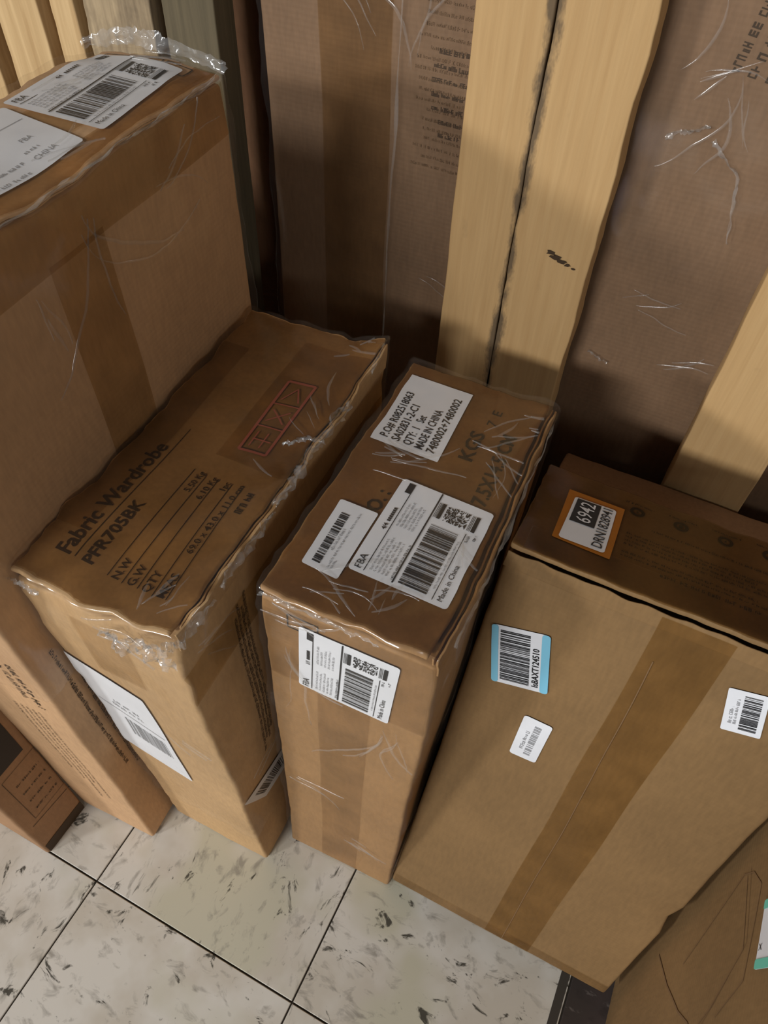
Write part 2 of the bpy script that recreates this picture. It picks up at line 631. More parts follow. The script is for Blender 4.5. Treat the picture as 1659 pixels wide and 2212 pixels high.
def ribbon(name, box, pts, width, amp, seed, mat=None, n=46, m_=7, up=Vector((0, 0, 1))):
    """gathered fold of film along a path in the carton's frame"""
    pts = [Vector(p) for p in pts]
    verts, faces = [], []
    for i in range(n):
        t = i / (n - 1) * (len(pts) - 1)
        k = min(int(t), len(pts) - 2)
        c = pts[k].lerp(pts[k + 1], t - k)
        tan = (pts[k + 1] - pts[k]).normalized()
        side = tan.cross(up).normalized()
        env = math.sin(math.pi * i / (n - 1)) ** 0.5
        for j in range(m_):
            s = j / (m_ - 1)
            w_ = noise.noise_vector(Vector((i * 0.33, s * 2.1, seed)))
            w2 = noise.noise_vector(Vector((i * 0.9, s * 4.1, seed + 5)))
            verts.append(c + up * (width * s * (0.4 + 0.6 * env)) + (side * w_[0] + up * w_[1] * 0.5) * amp + w2 * amp * 0.45)
    for i in range(n - 1):
        for j in range(m_ - 1):
            faces.append((i * m_ + j, (i + 1) * m_ + j, (i + 1) * m_ + j + 1, i * m_ + j + 1))
    return mesh_obj(name, verts, faces, mat or M_film_b, box.e, True)


def creases(box, seed, fans, off=0.0042):
    """whitened creases of the film: fans of thin tapering folds. fan = face, u, v, angle, spread, length, count"""
    rng = random.Random(seed)
    verts, faces = [], []
    lim = {'top': (box.w, box.d), 'front': (box.w, box.h), 'right': (box.d, box.h)}
    for (face, u, v, ang, spread, length, count) in fans:
        for _ in range(count):
            a = math.radians(ang + rng.uniform(-spread, spread))
            x, y = u + rng.uniform(-0.012, 0.012), v + rng.uniform(-0.012, 0.012)
            L = length * rng.uniform(0.4, 1.15)
            n = max(4, int(L / 0.0035))
            w0 = rng.uniform(0.0009, 0.0034)
            bend = rng.uniform(-14, 14)
            base = len(verts)
            rows = 0
            for k in range(n + 1):
                if not (0.002 < x < lim[face][0] - 0.002 and 0.002 < y < lim[face][1] - 0.002):
                    break
                w = w0 * (math.sin(math.pi * (k + 0.4) / (n + 0.8)) ** 0.8)
                nx, ny = -math.sin(a) * w / 2, math.cos(a) * w / 2
                verts.append(box.surf(face, x + nx, y + ny, off - 0.0005))
                verts.append(box.surf(face, x, y, off + 0.0007))
                verts.append(box.surf(face, x - nx, y - ny, off - 0.0005))
                rows += 1
                a += (bend + rng.uniform(-40, 40)) * 0.0035
                x += math.cos(a) * L / n
                y += math.sin(a) * L / n
            for k in range(rows - 1):
                q = base + 3 * k
                faces.append((q, q + 3, q + 4, q + 1))
                faces.append((q + 1, q + 4, q + 5, q + 2))
    o = mesh_obj('film_creases', verts, faces, M_crease, box.e, True)
    o['kind'] = 'stuff'
    o['label'] = 'whitish creases in the stretch film'
    return o


def fba_label(box, face, quad, seed, num='4/4', off=OL):
    rng = random.Random(seed)
    pt = Patch(box, face, *quad)
    lab = sheet('shipping_label', pt, off, M_paper, box.e, 0.003, 0.008, curl=0.0002)
    lab['label'] = 'white shipping label with bar codes'
    k = Print(pt, off + 0.0006)
    k.text('FBA', 0.03, 0.115, 0.0085)
    k.text(num, 0.44, 0.12, 0.0052, 0.02)
    for i in range(7):
        k.rect(0.53 + i * 0.022, 0.085, 0.545 + i * 0.022, 0.12)
    k.rect(0.03, 0.145, 0.97, 0.153, 1)
    k.rect(0.86, 0.085, 0.97, 0.145)
    k.rect_a(0.03, 0.435, 0.99, 0.450)
    k.words(0.05, 0.41, 0.40, 0.022, rng)
    # stacked code with guard bars
    k.stacked(0.735, 0.56, 0.90, 0.80, 15, 26, rng)
    for b0, b1 in ((0.50, 0.535), (0.86, 0.90)):
        k.rect(0.735, b0, 0.90, b1)
    for b0 in (0.465, 0.478, 0.49, 0.82, 0.832, 0.845):
        k.rect(0.735, b0, 0.90, b0 + 0.005)
    k.bars(0.05, 0.49, 0.66, 0.775, 34, rng)
    k.rect_a(0.03, 0.835, 0.70, 0.842)
    k.text('Made in China', 0.04, 0.93, 0.0062, 0.0)
    k.words(0.62, 0.86, 0.70, 0.03, rng)
    k.words(0.66, 0.92, 0.72, 0.03, rng)
    k.done('print', M_ink, lab)
    g = Print(pt, off + 0.0005)
    for i in range(5):
        g.words(0.06, 0.19 + i * 0.04, 0.36 + 0.06 * rng.random(), 0.024, rng)
        g.words(0.52, 0.19 + i * 0.04, 0.74 + 0.1 * rng.random(), 0.024, rng)
    g.words(0.12, 0.80, 0.6, 0.02, rng)
    g.done('fine_print', M_ink_grey, lab)
    return lab


# ------------------------------------------------------------------ floor
T = 0.3048
TX, TY = -0.1165, 0.0675        # a crossing of the tile joints
floor = structure(mesh_obj('floor', [(-3.2, -2.6, -0.0032), (2.9, -2.6, -0.0032), (2.9, 2.2, -0.0032), (-3.2, 2.2, -0.0032)],
                           [(0, 1, 2, 3)], M_grout))


def tile_mesh(mat, w, name):
    g, b = 0.0011, 0.0007
    x0, x1, y0, y1 = g, w - g, g, T - g
    v = [(x0, y0, -0.003), (x1, y0, -0.003), (x1, y1, -0.003), (x0, y1, -0.003),
         (x0, y0, -b), (x1, y0, -b), (x1, y1, -b), (x0, y1, -b),
         (x0 + b, y0 + b, 0), (x1 - b, y0 + b, 0), (x1 - b, y1 - b, 0), (x0 + b, y1 - b, 0)]
    f = [(8, 9, 10, 11)]
    for a in (0, 4):
        for i in range(4):
            j = (i + 1) % 4
            f.append((a + i, a + j, a + 4 + j, a + 4 + i))
    me = bpy.data.meshes.new(name)
    me.from_pydata(v, [], f)
    me.materials.append(mat)
    return me


tm_l, tm_d = tile_mesh(M_tile, T, 'tile'), tile_mesh(M_tile_dk, T, 'tile')
for i in range(-5, 5):
    for j in range(-5, 4):
        o = bpy.data.objects.new('tile', tm_d if i == 1 else tm_l)
        col.objects.link(o)
        o.parent = floor
        x, y = TX + i * T, TY + j * T
        if (i + j) % 2 and i != 1:
            o.rotation_euler = (0, 0, math.pi / 2)
            o.location = (x + T, y, 0)
        else:
            o.location = (x, y, 0)
# dark joint strip beside the dark tile
o = mesh_obj('joint_strip', [(TX + T - 0.014, -1.2, 0.0004), (TX + T - 0.003, -1.2, 0.0004), (TX + T - 0.003, 1.2, 0.0004), (TX + T - 0.014, 1.2, 0.0004)],
             [(0, 1, 2, 3)], M_grout, floor)

# back wall of the store room
structure(mesh_obj('wall_back', [(-3.2, 1.5, -0.003), (2.9, 1.5, -0.003), (2.9, 1.5, 2.6), (-3.2, 1.5, 2.6),
                                 (-3.2, 1.6, -0.003), (2.9, 1.6, -0.003), (2.9, 1.6, 2.6), (-3.2, 1.6, 2.6)],
                   [(0, 1, 2, 3), (4, 7, 6, 5), (3, 2, 6, 7), (0, 4, 5, 1), (0, 3, 7, 4), (1, 5, 6, 2)], M_wall))

# ------------------------------------------------------------------ wooden crate behind the boxes
crate = bpy.data.objects.new('wooden_crate', None)
col.objects.link(crate)
crate.location = (-0.25, 0.70, 0)
tag(crate, 'tall wooden shipping crate of upright pine planks behind the cardboard boxes', 'crate')
CO = Vector(crate.location)


def plank(x0, x1, y0, y1, z0, z1, mat, seed, rag=0.0015, name='plank', step=0.03):
    r = 0.002
    v, f = box_grid((x0, y0, z0), (x1, y1, z1), r, step)
    s = Vector((seed * 5.3, seed * 2.9, seed))
    out = []
    xc = (x0 + x1) / 2
    for p in v:
        q = Vector(p)
        kz = Vector((0, 0, p[2] * 14)) + s
        k = noise.noise(kz + Vector((math.copysign(3, p[0] - xc), 0, 0)))
        k2 = noise.noise(kz * 3.7 + Vector((math.copysign(3, p[0] - xc), 0, 0)))
        q.x += rag * (k + 0.5 * k2) * abs(p[0] - xc) / (x1 - x0) * 2
        q.y += 0.0012 * noise.noise(p * 9 + s)
        out.append(q - CO)
    return mesh_obj(name, out, f, mat, crate, True)


ZT = 1.40
plank(-0.243, -0.1755, 0.680, 0.714, 0.0, ZT, M_wood_k, 1, 0.0012)
plank(-0.1745, -0.0935, 0.680, 0.714, 0.0, ZT, M_wood_k, 2, 0.0022, step=0.012)
plank(0.061, 0.149, 0.680, 0.714, 0.0, ZT, M_wood, 3, 0.0018)
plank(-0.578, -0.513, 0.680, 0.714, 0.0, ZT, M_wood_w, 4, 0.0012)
plank(-0.688, -0.598, 0.684, 0.714, 0.0, ZT, M_wood_s, 5, 0.004, step=0.012)
plank(-0.736, -0.703, 0.684, 0.714, 0.0, ZT, M_wood_r, 6, 0.003, step=0.012)
plank(-0.825, -0.757, 0.684, 0.714, 0.0, ZT, M_wood_r, 7, 0.003, step=0.012)
plank(-0.95, -0.85, 0.684, 0.714, 0.0, ZT, M_wood_r, 8, 0.003)
plank(0.33, 0.42, 0.680, 0.714, 0.0, ZT, M_wood, 9)
plank(-0.96, 0.62, 0.716, 0.750, 0.0, 0.09, M_wood_w, 10, name='bottom_rail')
plank(-0.96, 0.62, 0.716, 0.750, ZT - 0.09, ZT, M_wood_w, 11, name='top_rail')
plank(-0.96, 0.62, 1.20, 1.235, 0.0, 0.09, M_wood_w, 12, name='bottom_rail')
plank(-0.96, 0.62, 0.716, 1.235, 0.092, 0.108, M_wood_w, 13, name='deck', step=0.06)
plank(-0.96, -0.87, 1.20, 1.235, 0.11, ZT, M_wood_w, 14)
plank(0.53, 0.62, 1.20, 1.235, 0.11, ZT, M_wood_w, 15)

# smudged maker's mark burnt into the jointed plank
rng = random.Random(3)
vv, ff = [], []
for (x, z, r) in ((-0.134, 0.6975, 0.0055), (-0.128, 0.694, 0.0060), (-0.121, 0.6915, 0.0050), (-0.115, 0.689, 0.0035), (-0.108, 0.687, 0.0022)):
    n0 = len(vv)
    for q in range(11):
        t = 2 * math.pi * q / 11
        k = r * rng.uniform(0.45, 1.1)
        vv.append(Vector((x + 1.15 * k * math.cos(t), 0.6778 , z + 0.55 * k * math.sin(t))) - CO)
    ff.append(list(range(n0, n0 + 11)))
o = mesh_obj('stamp_mark', vv, ff, M_ink_card, crate)
o['kind'] = 'stuff'

# cartons standing in the crate
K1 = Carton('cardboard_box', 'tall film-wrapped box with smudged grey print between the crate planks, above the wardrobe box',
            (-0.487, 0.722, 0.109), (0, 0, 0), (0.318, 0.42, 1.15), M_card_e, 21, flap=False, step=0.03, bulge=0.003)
rng = random.Random(5)
tape(K1, 'front', 0.068, 0.0, 0.150, 1.15, M_tape)
kp = Print(whole(K1, 'front', 0.17, 0.60, 0.312, 0.86), 0.0009)
for i in range(26):
    kp.words(0.04 + 0.12 * rng.random(), 0.02 + i * 0.036, rng.uniform(0.55, 0.98), 0.013, rng)
kp.done('print', M_ink_faint, K1.e)
kp = Print(whole(K1, 'front', 0.185, 0.64, 0.30, 0.735), 0.001)
for i in range(7):
    kp.words(0.08 + 0.1 * rng.random(), 0.03 + i * 0.135, rng.uniform(0.7, 1), 0.05, rng)
kp.done('print', M_ink_card, K1.e)
film(K1, 3.0, 0.0, 0.02, 0.004)
creases(K1, 1, (('front', 0.06, 0.80, -25, 12, 0.14, 3), ('front', 0.17, 0.72, 95, 10, 0.16, 3), ('front', 0.24, 0.62, -15, 15, 0.09, 3), ('front', 0.20, 0.50, -12, 8, 0.12, 2)))
ribbon('film_fold', K1, [(0.150, -0.004, 0.2), (0.156, -0.004, 0.6), (0.160, -0.005, 0.9), (0.162, -0.004, 1.1)], 0.006, 0.003, 2.0,
       up=Vector((0.6, -0.8, 0)), m_=4)

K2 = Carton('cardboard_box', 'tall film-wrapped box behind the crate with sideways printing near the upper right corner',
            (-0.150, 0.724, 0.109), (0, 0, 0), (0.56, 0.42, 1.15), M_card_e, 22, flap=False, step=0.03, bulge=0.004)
kp = Print(Patch(K2, 'front', (0.115, 0.755), (0.137, 0.93), (0.227, 0.92), (0.205, 0.745)), 0.0009)
for i in range(6):
    kp.words(0.02, 0.04 + i * 0.16, rng.uniform(0.9, 1.2), 0.085, rng)
kp.done('print', M_ink_card, K2.e)
film(K2, 8.0, 0.0, 0.02, 0.005)
creases(K2, 2, (('front', 0.09, 0.745, 20, 25, 0.06, 5), ('front', 0.13, 0.75, -60, 15, 0.10, 4), ('front', 0.10, 0.54, -5, 20, 0.06, 4), ('front', 0.16, 0.47, 15, 30, 0.05, 3)), 0.006)
for i_, pp in enumerate((((0.085, -0.004, 0.700), (0.118, -0.005, 0.715)), ((0.125, -0.004, 0.705), (0.155, -0.004, 0.680), (0.17, -0.004, 0.62)),
                         ((0.075, -0.004, 0.46), (0.10, -0.005, 0.452)))):
    ribbon('film_fold', K2, pp, 0.005, 0.004, 31.0 + i_, up=Vector((0.1, -0.6, 0.8)), n=26, m_=5)

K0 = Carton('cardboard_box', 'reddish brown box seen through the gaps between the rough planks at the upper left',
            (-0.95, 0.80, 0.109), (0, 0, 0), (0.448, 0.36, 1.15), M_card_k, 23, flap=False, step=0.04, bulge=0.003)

# ------------------------------------------------------------------ tall wrapped box on the left
A = Carton('cardboard_box', 'tallest box at the left edge, film-wrapped, two white shipping labels on its top',
           (-0.5074, 0.1397, 0.003), (0.0594, 0.0184, 0.0076), (0.120, 0.4065, 0.8451), M_card_a, 1, wear=0.002,
           dents=(((0.12, 0.4065, 0.845), 0.05, (-0.004, 0.003, -0.006)), ((0.0, 0.4065, 0.845), 0.06, (0.002, -0.003, -0.006)),
                  ((0.12, 0.2, 0.85), 0.07, (0.002, 0, -0.004))), flap_t=0.004)
tape(A, 'right', -0.002, 0.795, 0.405, 0.840, M_tape)
tape(A, 'right', 0.168, 0.02, 0.228, 0.80, M_tape)
tape(A, 'top', 0.035, 0.0, 0.085, 0.405, M_tape)
tape(A, 'top', 0.098, 0.0, 0.118, 0.405, M_tape_d)
fba_label(A, 'top', [(0.0125, 0.2718), (0.0085, 0.3935), (0.0945, 0.3922), (0.1035, 0.2711)], 31)
pt = Patch(A, 'top', (0.015, 0.165), (0.018, 0.2665), (0.1008, 0.2529), (0.0975, 0.150))
lb = sheet('shipping_label', pt, OL, M_paper, A.e, 0.003, curl=0.0002)
kp = Print(pt, OP)
kp.text('FBA', 0.70, 0.62, 0.007)
kp.text('CHINA', 0.62, 0.88, 0.007)
kp.words(0.3, 0.80, 0.55, 0.04, rng); kp.words(0.62, 0.72, 0.78, 0.04, rng); kp.words(0.2, 0.93, 0.5, 0.04, rng)
kp.rect_a(0.05, 0.3, 0.95, 0.308)
kp.done('print', M_ink_grey, lb)
kp = Print(whole(A, 'top', 0.0, 0.375, 0.11, 0.405), OC)
for a in (0.10, 0.42, 0.68):
    kp.line([(a, 0.2), (a + 0.22, 0.2), (a + 0.22, 0.75), (a, 0.75), (a, 0.2)], 0.0012)
kp.done('print', M_ink_dark, A.e)
rng = random.Random(9)
kp = Print(Patch(A, 'right', (0.041, 0.52), (0.043, 0.19), (0.018, 0.19), (0.016, 0.52)), OC)
kp.words(0.0, 0.05, 0.98, 0.20, rng, 0.12)
kp.words(0.05, 0.55, 0.9, 0.2, rng, 0.12)
kp.done('print', M_ink_card, A.e)
kp = Print(Patch(A, 'front', (0.100, 0.60), (0.106, 0.10), (0.045, 0.10), (0.04, 0.60)), OC)
kp.words(0.2, 0.05, 0.38, 0.16, rng); kp.words(0.22, 0.28, 0.36, 0.14, rng)
for b in (0.30, 0.42, 0.54, 0.66, 0.8):
    kp.words(0.42, b, rng.uniform(0.7, 0.98), 0.05, rng)
kp.done('print', M_ink_card, A.e)
film(A, 1.0, 0.45, 0.011, 0.003)
creases(A, 3, (('right', 0.21, 0.82, -88, 8, 0.16, 4), ('right', 0.30, 0.80, 10, 20, 0.08, 4), ('right', 0.14, 0.78, -70, 20, 0.08, 3), ('top', 0.03, 0.30, 80, 25, 0.06, 4), ('top', 0.10, 0.22, 60, 30, 0.06, 4), ('top', 0.05, 0.39, 10, 15, 0.06, 4)))
ribbon('film_fold', A, [(-0.01, 0.395, 0.842), (0.03, 0.408, 0.848), (0.07, 0.409, 0.846), (0.122, 0.408, 0.842)], 0.014, 0.005, 4.0)
ribbon('film_fold', A, [(0.121, 0.40, 0.842), (0.122, 0.25, 0.842), (0.122, 0.08, 0.842)], 0.004, 0.004, 6.5, up=Vector((0.5, 0, 0.8)))

# ------------------------------------------------------------------ fabric wardrobe box
B = Carton('cardboard_box', 'battered box printed Fabric Wardrobe, standing against the tallest box',
           (-0.3797, 0.1902, 0.0), (0.0209, 0.0365, -0.0068), (0.1478, 0.3544, 0.6238), M_card_b, 2, wear=0.0042, bulge=0.0026,
           dents=(((0.148, 0.0, 0.624), 0.045, (-0.005, 0.010, -0.006)), ((0.10, 0.0, 0.615), 0.03, (0, 0.007, -0.003)),
                  ((0.148, 0.354, 0.624), 0.04, (0.004, 0.004, 0.010)), ((0.148, 0.20, 0.624), 0.06, (-0.004, 0, -0.006)),
                  ((0.03, 0, 0.62), 0.05, (0, 0.004, -0.003))),
           over=(0.0, -0.0045, 0.001, 0.001), step=0.012, gap=0.007,
           walls=(((0.1468, 0.002, 0.600), (0.1492, 0.352, 0.6215)), ((0.1440, 0.010, 0.606), (0.1456, 0.352, 0.6200))))
tape(B, 'top', 0.002, 0.002, 0.146, 0.352, M_tape_t)
tape(B, 'top', 0.002, 0.055, 0.030, 0.30, M_tape, OT + 0.0003)
tape(B, 'top', 0.075, 0.17, 0.147, 0.33, M_tape, OT + 0.0003)
kp = Print(whole(B, 'top', 0.0, 0.0, 0.1478, 0.3544, 1), OC)
# here a = v / .3544 and b = u / .1478
A_ = lambda v: v / 0.3544
B_ = lambda u: u / 0.1478
kp.text('Fabric Wardrobe', A_(0.030), B_(0.0335), 0.0195, 0.018, 0.130)
kp.text('PFR705BK', A_(0.0306), B_(0.0555), 0.0150, 0.018, 0.069)
for (u, s, vx, wd) in ((0.0745, 'N.W', None, 0), (0.0880, 'G.W', None, 0), (0.1012, 'QTY', None, 0), (0.1145, 'MEAS', None, 0)):
    kp.text(s, A_(0.0285), B_(u + 0.007), 0.0098, 0.004)
for (u, s, v0, wd) in ((0.0795, '5.50 Kg', 0.124, 0.024), (0.0928, '6.10 Kg', 0.121, 0.026), (0.1052, '1pc', 0.136, 0.011), (0.1178, '69.0 x 43.0 x 11.0 cm', 0.0717, 0.077)):
    kp.text(s, A_(v0), B_(u), 0.0085, 0.004, wd)
kp.words(A_(0.1215), B_(0.124), A_(0.148), 0.045, rng)
kp.done('print', M_ink_card, B.e)
kp = Print(whole(B, 'top', 0.0, 0.0, 0.1478, 0.3544, 1), OC - 0.0001)
kp.line([(A_(0.0318), B_(0.0385)), (A_(0.186), B_(0.0382))], 0.0008)
for (u0, v0, u1, v1) in ((0.0716, 0.0292, 0.0686, 0.1484), (0.0853, 0.028, 0.0817, 0.1462), (0.0986, 0.029, 0.0933, 0.1461), (0.1122, 0.0275, 0.1065, 0.1468), (0.1238, 0.0287, 0.1165, 0.1489)):
    kp.line([(A_(v0), B_(u0)), (A_(v1), B_(u1))], 0.0007)
kp.done('ruled_lines', M_ink_card, B.e)
kp = Print(Patch(B, 'top', (0.0887, 0.182), (0.0874, 0.277), (0.1153, 0.28), (0.1163, 0.1864)), OT + 0.0007)
kp.line([(0.02, 0.03), (0.98, 0.03), (0.98, 0.97), (0.02, 0.97), (0.02, 0.03)], 0.0026)
for a in (0.35, 0.66):
    kp.line([(a, 0.03), (a, 0.97)], 0.0013)
kp.line([(0.08, 0.25), (0.28, 0.25)], 0.0013); kp.line([(0.18, 0.2), (0.18, 0.85)], 0.0013); kp.line([(0.08, 0.6), (0.28, 0.6)], 0.0013)
kp.line([(0.42, 0.2), (0.58, 0.8)], 0.0013); kp.line([(0.58, 0.2), (0.42, 0.8)], 0.0013)
kp.line([(0.72, 0.2), (0.9, 0.5), (0.72, 0.8)], 0.0013)
o = kp.done('red_stamp', M_ink_red, B.e)
# label on the front, folded round the left edge
pt = Patch(B, 'front', (0.003, 0.500), (0.079, 0.4640), (0.084, 0.2500), (0.003, 0.290))
lb = sheet('shipping_label', pt, OL, M_paper, B.e, 0.003)
lb['label'] = 'white label on the front face'
kp = Print(pt, OP)
kp.words(0.35, 0.32, 0.7, 0.03, rng); kp.words(0.3, 0.37, 0.75, 0.03, rng)
kp.bars(0.35, 0.52, 0.9, 0.72, 20, rng)
kp.rect_a(0.05, 0.45, 0.95, 0.456)
kp.done('print', M_ink_grey, lb)
pt = Patch(B, 'right', (0.001, 0.2487), (0.108, 0.216), (0.10, 0.162), (0.0371, 0.1797))
lb = sheet('barcode_label', pt, OL, M_paper, B.e, 0.0005)
lb['label'] = 'torn white bar code label'
kp = Print(pt, OP)
kp.bars(0.12, 0.22, 0.9, 0.72, 30, rng)
kp.done('barcode', M_ink, lb)
kp = Print(Patch(B, 'right', (0.088, 0.58), (0.075, 0.27), (0.05, 0.27), (0.063, 0.58)), OC)
for b in (0.0, 0.2, 0.42, 0.64):
    kp.words(0.02 + 0.1 * rng.random(), b, rng.uniform(0.75, 0.98), 0.17, rng, 0.1)
kp.done('print', M_ink_card, B.e)
tape(B, 'right', 0.0, 0.52, 0.35, 0.57, M_tape)
tape(B, 'front', 0.045, 0.50, 0.095, 0.59, M_tape_l)
film(B, 2.0, 0.12, 0.010, 0.0032)
creases(B, 4, (('top', 0.145, 0.225, 165, 35, 0.05, 8), ('top', 0.14, 0.25, 120, 25, 0.05, 4), ('top', 0.145, 0.17, 170, 25, 0.045, 6), ('top', 0.145, 0.12, 185, 15, 0.035, 4), ('top', 0.12, 0.02, 60, 40, 0.03, 6), ('top', 0.12, 0.33, 20, 40, 0.03, 4), ('front', 0.08, 0.60, -10, 25, 0.05, 5), ('front', 0.10, 0.40, -50, 20, 0.05, 3), ('right', 0.03, 0.28, 15, 8, 0.10, 2), ('right', 0.02, 0.58, -20, 25, 0.05, 4)))
ribbon('film_fold', B, [(0.150, 0.145, 0.618), (0.151, 0.19, 0.618), (0.149, 0.24, 0.618), (0.151, 0.28, 0.618)], 0.012, 0.007, 11.0)
ribbon('film_fold', B, [(0.11, -0.003, 0.606), (0.14, -0.002, 0.606), (0.150, 0.01, 0.607), (0.152, 0.05, 0.612)], 0.014, 0.006, 13.0)
ribbon('film_fold', B, [(0.0, -0.002, 0.612), (0.03, -0.003, 0.612)], 0.008, 0.004, 15.0, n=24)
ribbon('film_fold', B, [(0.12, 0.352, 0.622), (0.150, 0.352, 0.628), (0.152, 0.32, 0.624)], 0.010, 0.004, 17.0, n=30)

ribbon('film_fold', B, [(0.085, -0.005, 0.600), (0.105, -0.008, 0.597), (0.128, -0.006, 0.594), (0.149, -0.003, 0.592)], 0.016, 0.008, 41.0, n=40)
ribbon('film_fold', B, [(0.151, 0.06, 0.616), (0.153, 0.10, 0.618), (0.151, 0.14, 0.617)], 0.008, 0.005, 43.0, n=30)
ribbon('film_fold', B, [(0.125, 0.20, 0.627), (0.140, 0.215, 0.627), (0.152, 0.225, 0.622)], 0.005, 0.005, 45.0, n=24)

# ------------------------------------------------------------------ narrow film-wrapped box in the middle
C = Carton('cardboard_box', 'narrow film-wrapped box with four white labels in the middle of the floor row',
           (-0.2154, 0.233, 0.003), (0.0377, -0.0097, 0.0191), (0.1469, 0.2965, 0.6290), M_card_c, 3, wear=0.0022,
           dents=(((0.147, 0.0, 0.628), 0.035, (-0.004, 0.004, -0.006)), ((0.147, 0.2965, 0.628), 0.03, (0.002, 0.0, 0.003)),
                  ((0.08, 0, 0.625), 0.03, (0, 0.003, -0.002))),
           over=(0.0, -0.007, 0.001, 0.0), step=0.013, gap=0.006,
           walls=(((0.1462, 0.001, 0.604), (0.1480, 0.294, 0.6265)), ((0.1425, 0.002, 0.606), (0.1442, 0.2955, 0.6255))))
tape(C, 'top', 0.001, 0.001, 0.146, 0.295, M_tape_t)
tape(C, 'front', 0.003, 0.50, 0.145, 0.616, M_tape_l)
tape(C, 'front', 0.048, 0.0, 0.098, 0.50, M_tape_l)
pt = Patch(C, 'top', (0.0061, 0.1790), (0.0070, 0.2764), (0.0702, 0.2765), (0.0718, 0.1780))
lb = sheet('order_label', pt, OL, M_paper, C.e, 0.001)
kp = Print(pt, OP)
for i, (s, wd) in enumerate((('P.O# R082518063', 0.066), ('SA02831-2-C1', 0.052), ('QTY:  1   Set', 0.042), ('MADE IN CHINA', 0.056), ('7480002+7480002', 0.078))):
    kp.text(s, 0.07, 0.21 + i * 0.172, 0.0112, 0.012, wd)
kp.done('print', M_ink, lb)
pt = Patch(C, 'top', (0.0179, 0.0329), (0.0167, 0.1031), (0.051, 0.1022), (0.0498, 0.0307))
lb = sheet('barcode_label', pt, OL, M_paper, C.e, 0.002)
kp = Print(pt, OP)
rng = random.Random(12)
kp.bars(0.08, 0.20, 0.82, 0.42, 28, rng)
kp.done('barcode', M_ink, lb)
kp = Print(pt, OP)
kp.words(0.3, 0.46, 0.62, 0.07, rng)
kp.words(0.08, 0.60, 0.90, 0.06, rng); kp.words(0.08, 0.70, 0.2, 0.06, rng)
kp.done('fine_print', M_ink_grey, lb)
fba_label(C, 'top', [(0.052, 0.0437), (0.0535, 0.1472), (0.1366, 0.1440), (0.1346, 0.0402)], 33)
fba_label(C, 'front', [(0.0305, 0.5000), (0.0340, 0.6008), (0.1187, 0.5995), (0.1140, 0.4970)], 34, '1/1')
kp = Print(whole(C, 'top', 0.0, 0.0, 0.1469, 0.2965, 1), OC)
kp.text('KGS', 0.192 / 0.2965, 0.0985 / 0.1469, 0.0185, 0.022, 0.040)
kp.text('7.5X14.5 CM', 0.148 / 0.2965, 0.1265 / 0.1469, 0.0185, 0.022, 0.092)
kp.text('O. :', 0.1035 / 0.2965, 0.0500 / 0.1469, 0.0185, 0.022, 0.024)
kp.text('7  E', 0.2445 / 0.2965, 0.1040 / 0.1469, 0.013, 0.008, 0.022)
kp.done('stencil_print', M_ink_dark, C.e)
kp = Print(whole(C, 'front', 0.0229, 0.590, 0.0500, 0.609), OC)
kp.line([(0.02, 0.03), (0.98, 0.03), (0.98, 0.97), (0.02, 0.97), (0.02, 0.03)], 0.0010)
kp.done('printed_frame', M_ink_dark, C.e)
film(C, 5.0, 0.0, 0.010, 0.0030)
creases(C, 5, (('top', 0.03, 0.15, 20, 20, 0.06, 6), ('top', 0.02, 0.17, -20, 15, 0.05, 4), ('top', 0.10, 0.22, 25, 30, 0.05, 6), ('top', 0.115, 0.20, -40, 25, 0.06, 5), ('top', 0.13, 0.26, 5, 20, 0.03, 4), ('top', 0.04, 0.02, 10, 35, 0.06, 7), ('top', 0.09, 0.025, 60, 45, 0.035, 6), ('top', 0.12, 0.10, -70, 25, 0.05, 5), ('front', 0.01, 0.61, -12, 12, 0.08, 5), ('front', 0.12, 0.48, -85, 14, 0.12, 7), ('front', 0.09, 0.14, -30, 20, 0.05, 6), ('front', 0.02, 0.26, -5, 10, 0.08, 3), ('front', 0.02, 0.56, -85, 8, 0.12, 3)))
ribbon('film_fold', C, [(0.0, -0.002, 0.622), (0.05, -0.003, 0.622), (0.10, -0.003, 0.620)], 0.005, 0.003, 19.0)
ribbon('film_fold', C, [(0.149, 0.02, 0.62), (0.150, 0.12, 0.622), (0.150, 0.28, 0.622)], 0.004, 0.003, 23.0, up=Vector((0.5, 0, 0.8)))

# ------------------------------------------------------------------ wide box leaning back on the right
D = Carton('cardboard_box', 'wide box leaning backwards on the right, blue-banded bar code label on its front',
           (-0.0636, 0.239, 0.0395), (0.0153, -0.2288, 0.0219), (0.2868, 0.139, 0.5951), M_card_d, 4, wear=0.0016,
           dents=(((0.287, 0.0, 0.21), 0.03, (-0.004, 0.003, 0)), ((0.145, 0, 0.595), 0.05, (0, 0.003, -0.002))),
           over=(0.0, 0.0, -0.0030, 0.0), step=0.016, flap_t=0.006, gap=0.010,
           walls=(((0.0, -0.0002, 0.572), (0.2868, 0.0012, 0.5885)),))
tape(D, 'front', 0.1290, 0.004, 0.1860, 0.585, M_tape)
tape(D, 'top', 0.001, 0.001, 0.286, 0.137, M_tape_t)
tape(D, 'front', 0.002, 0.003, 0.284, 0.022, M_tape_l)
kp = Print(whole(D, 'front', 0.138, 0.0, 0.153, 0.585), OT + 0.0003)
kp.line([(0.05, 0.08), (0.5, 0.37), (0.9, 0.99)], 0.0008)
kp.done('flap_seam', M_ink_faint, D.e)
pt = Patch(D, 'front', (0.0255, 0.4386), (0.0088, 0.5067), (0.0590, 0.5205), (0.0757, 0.4522))
lb = sheet('barcode_label', pt, OL, M_paper, D.e, 0.004)
lb['label'] = 'bar code label with two blue bands'
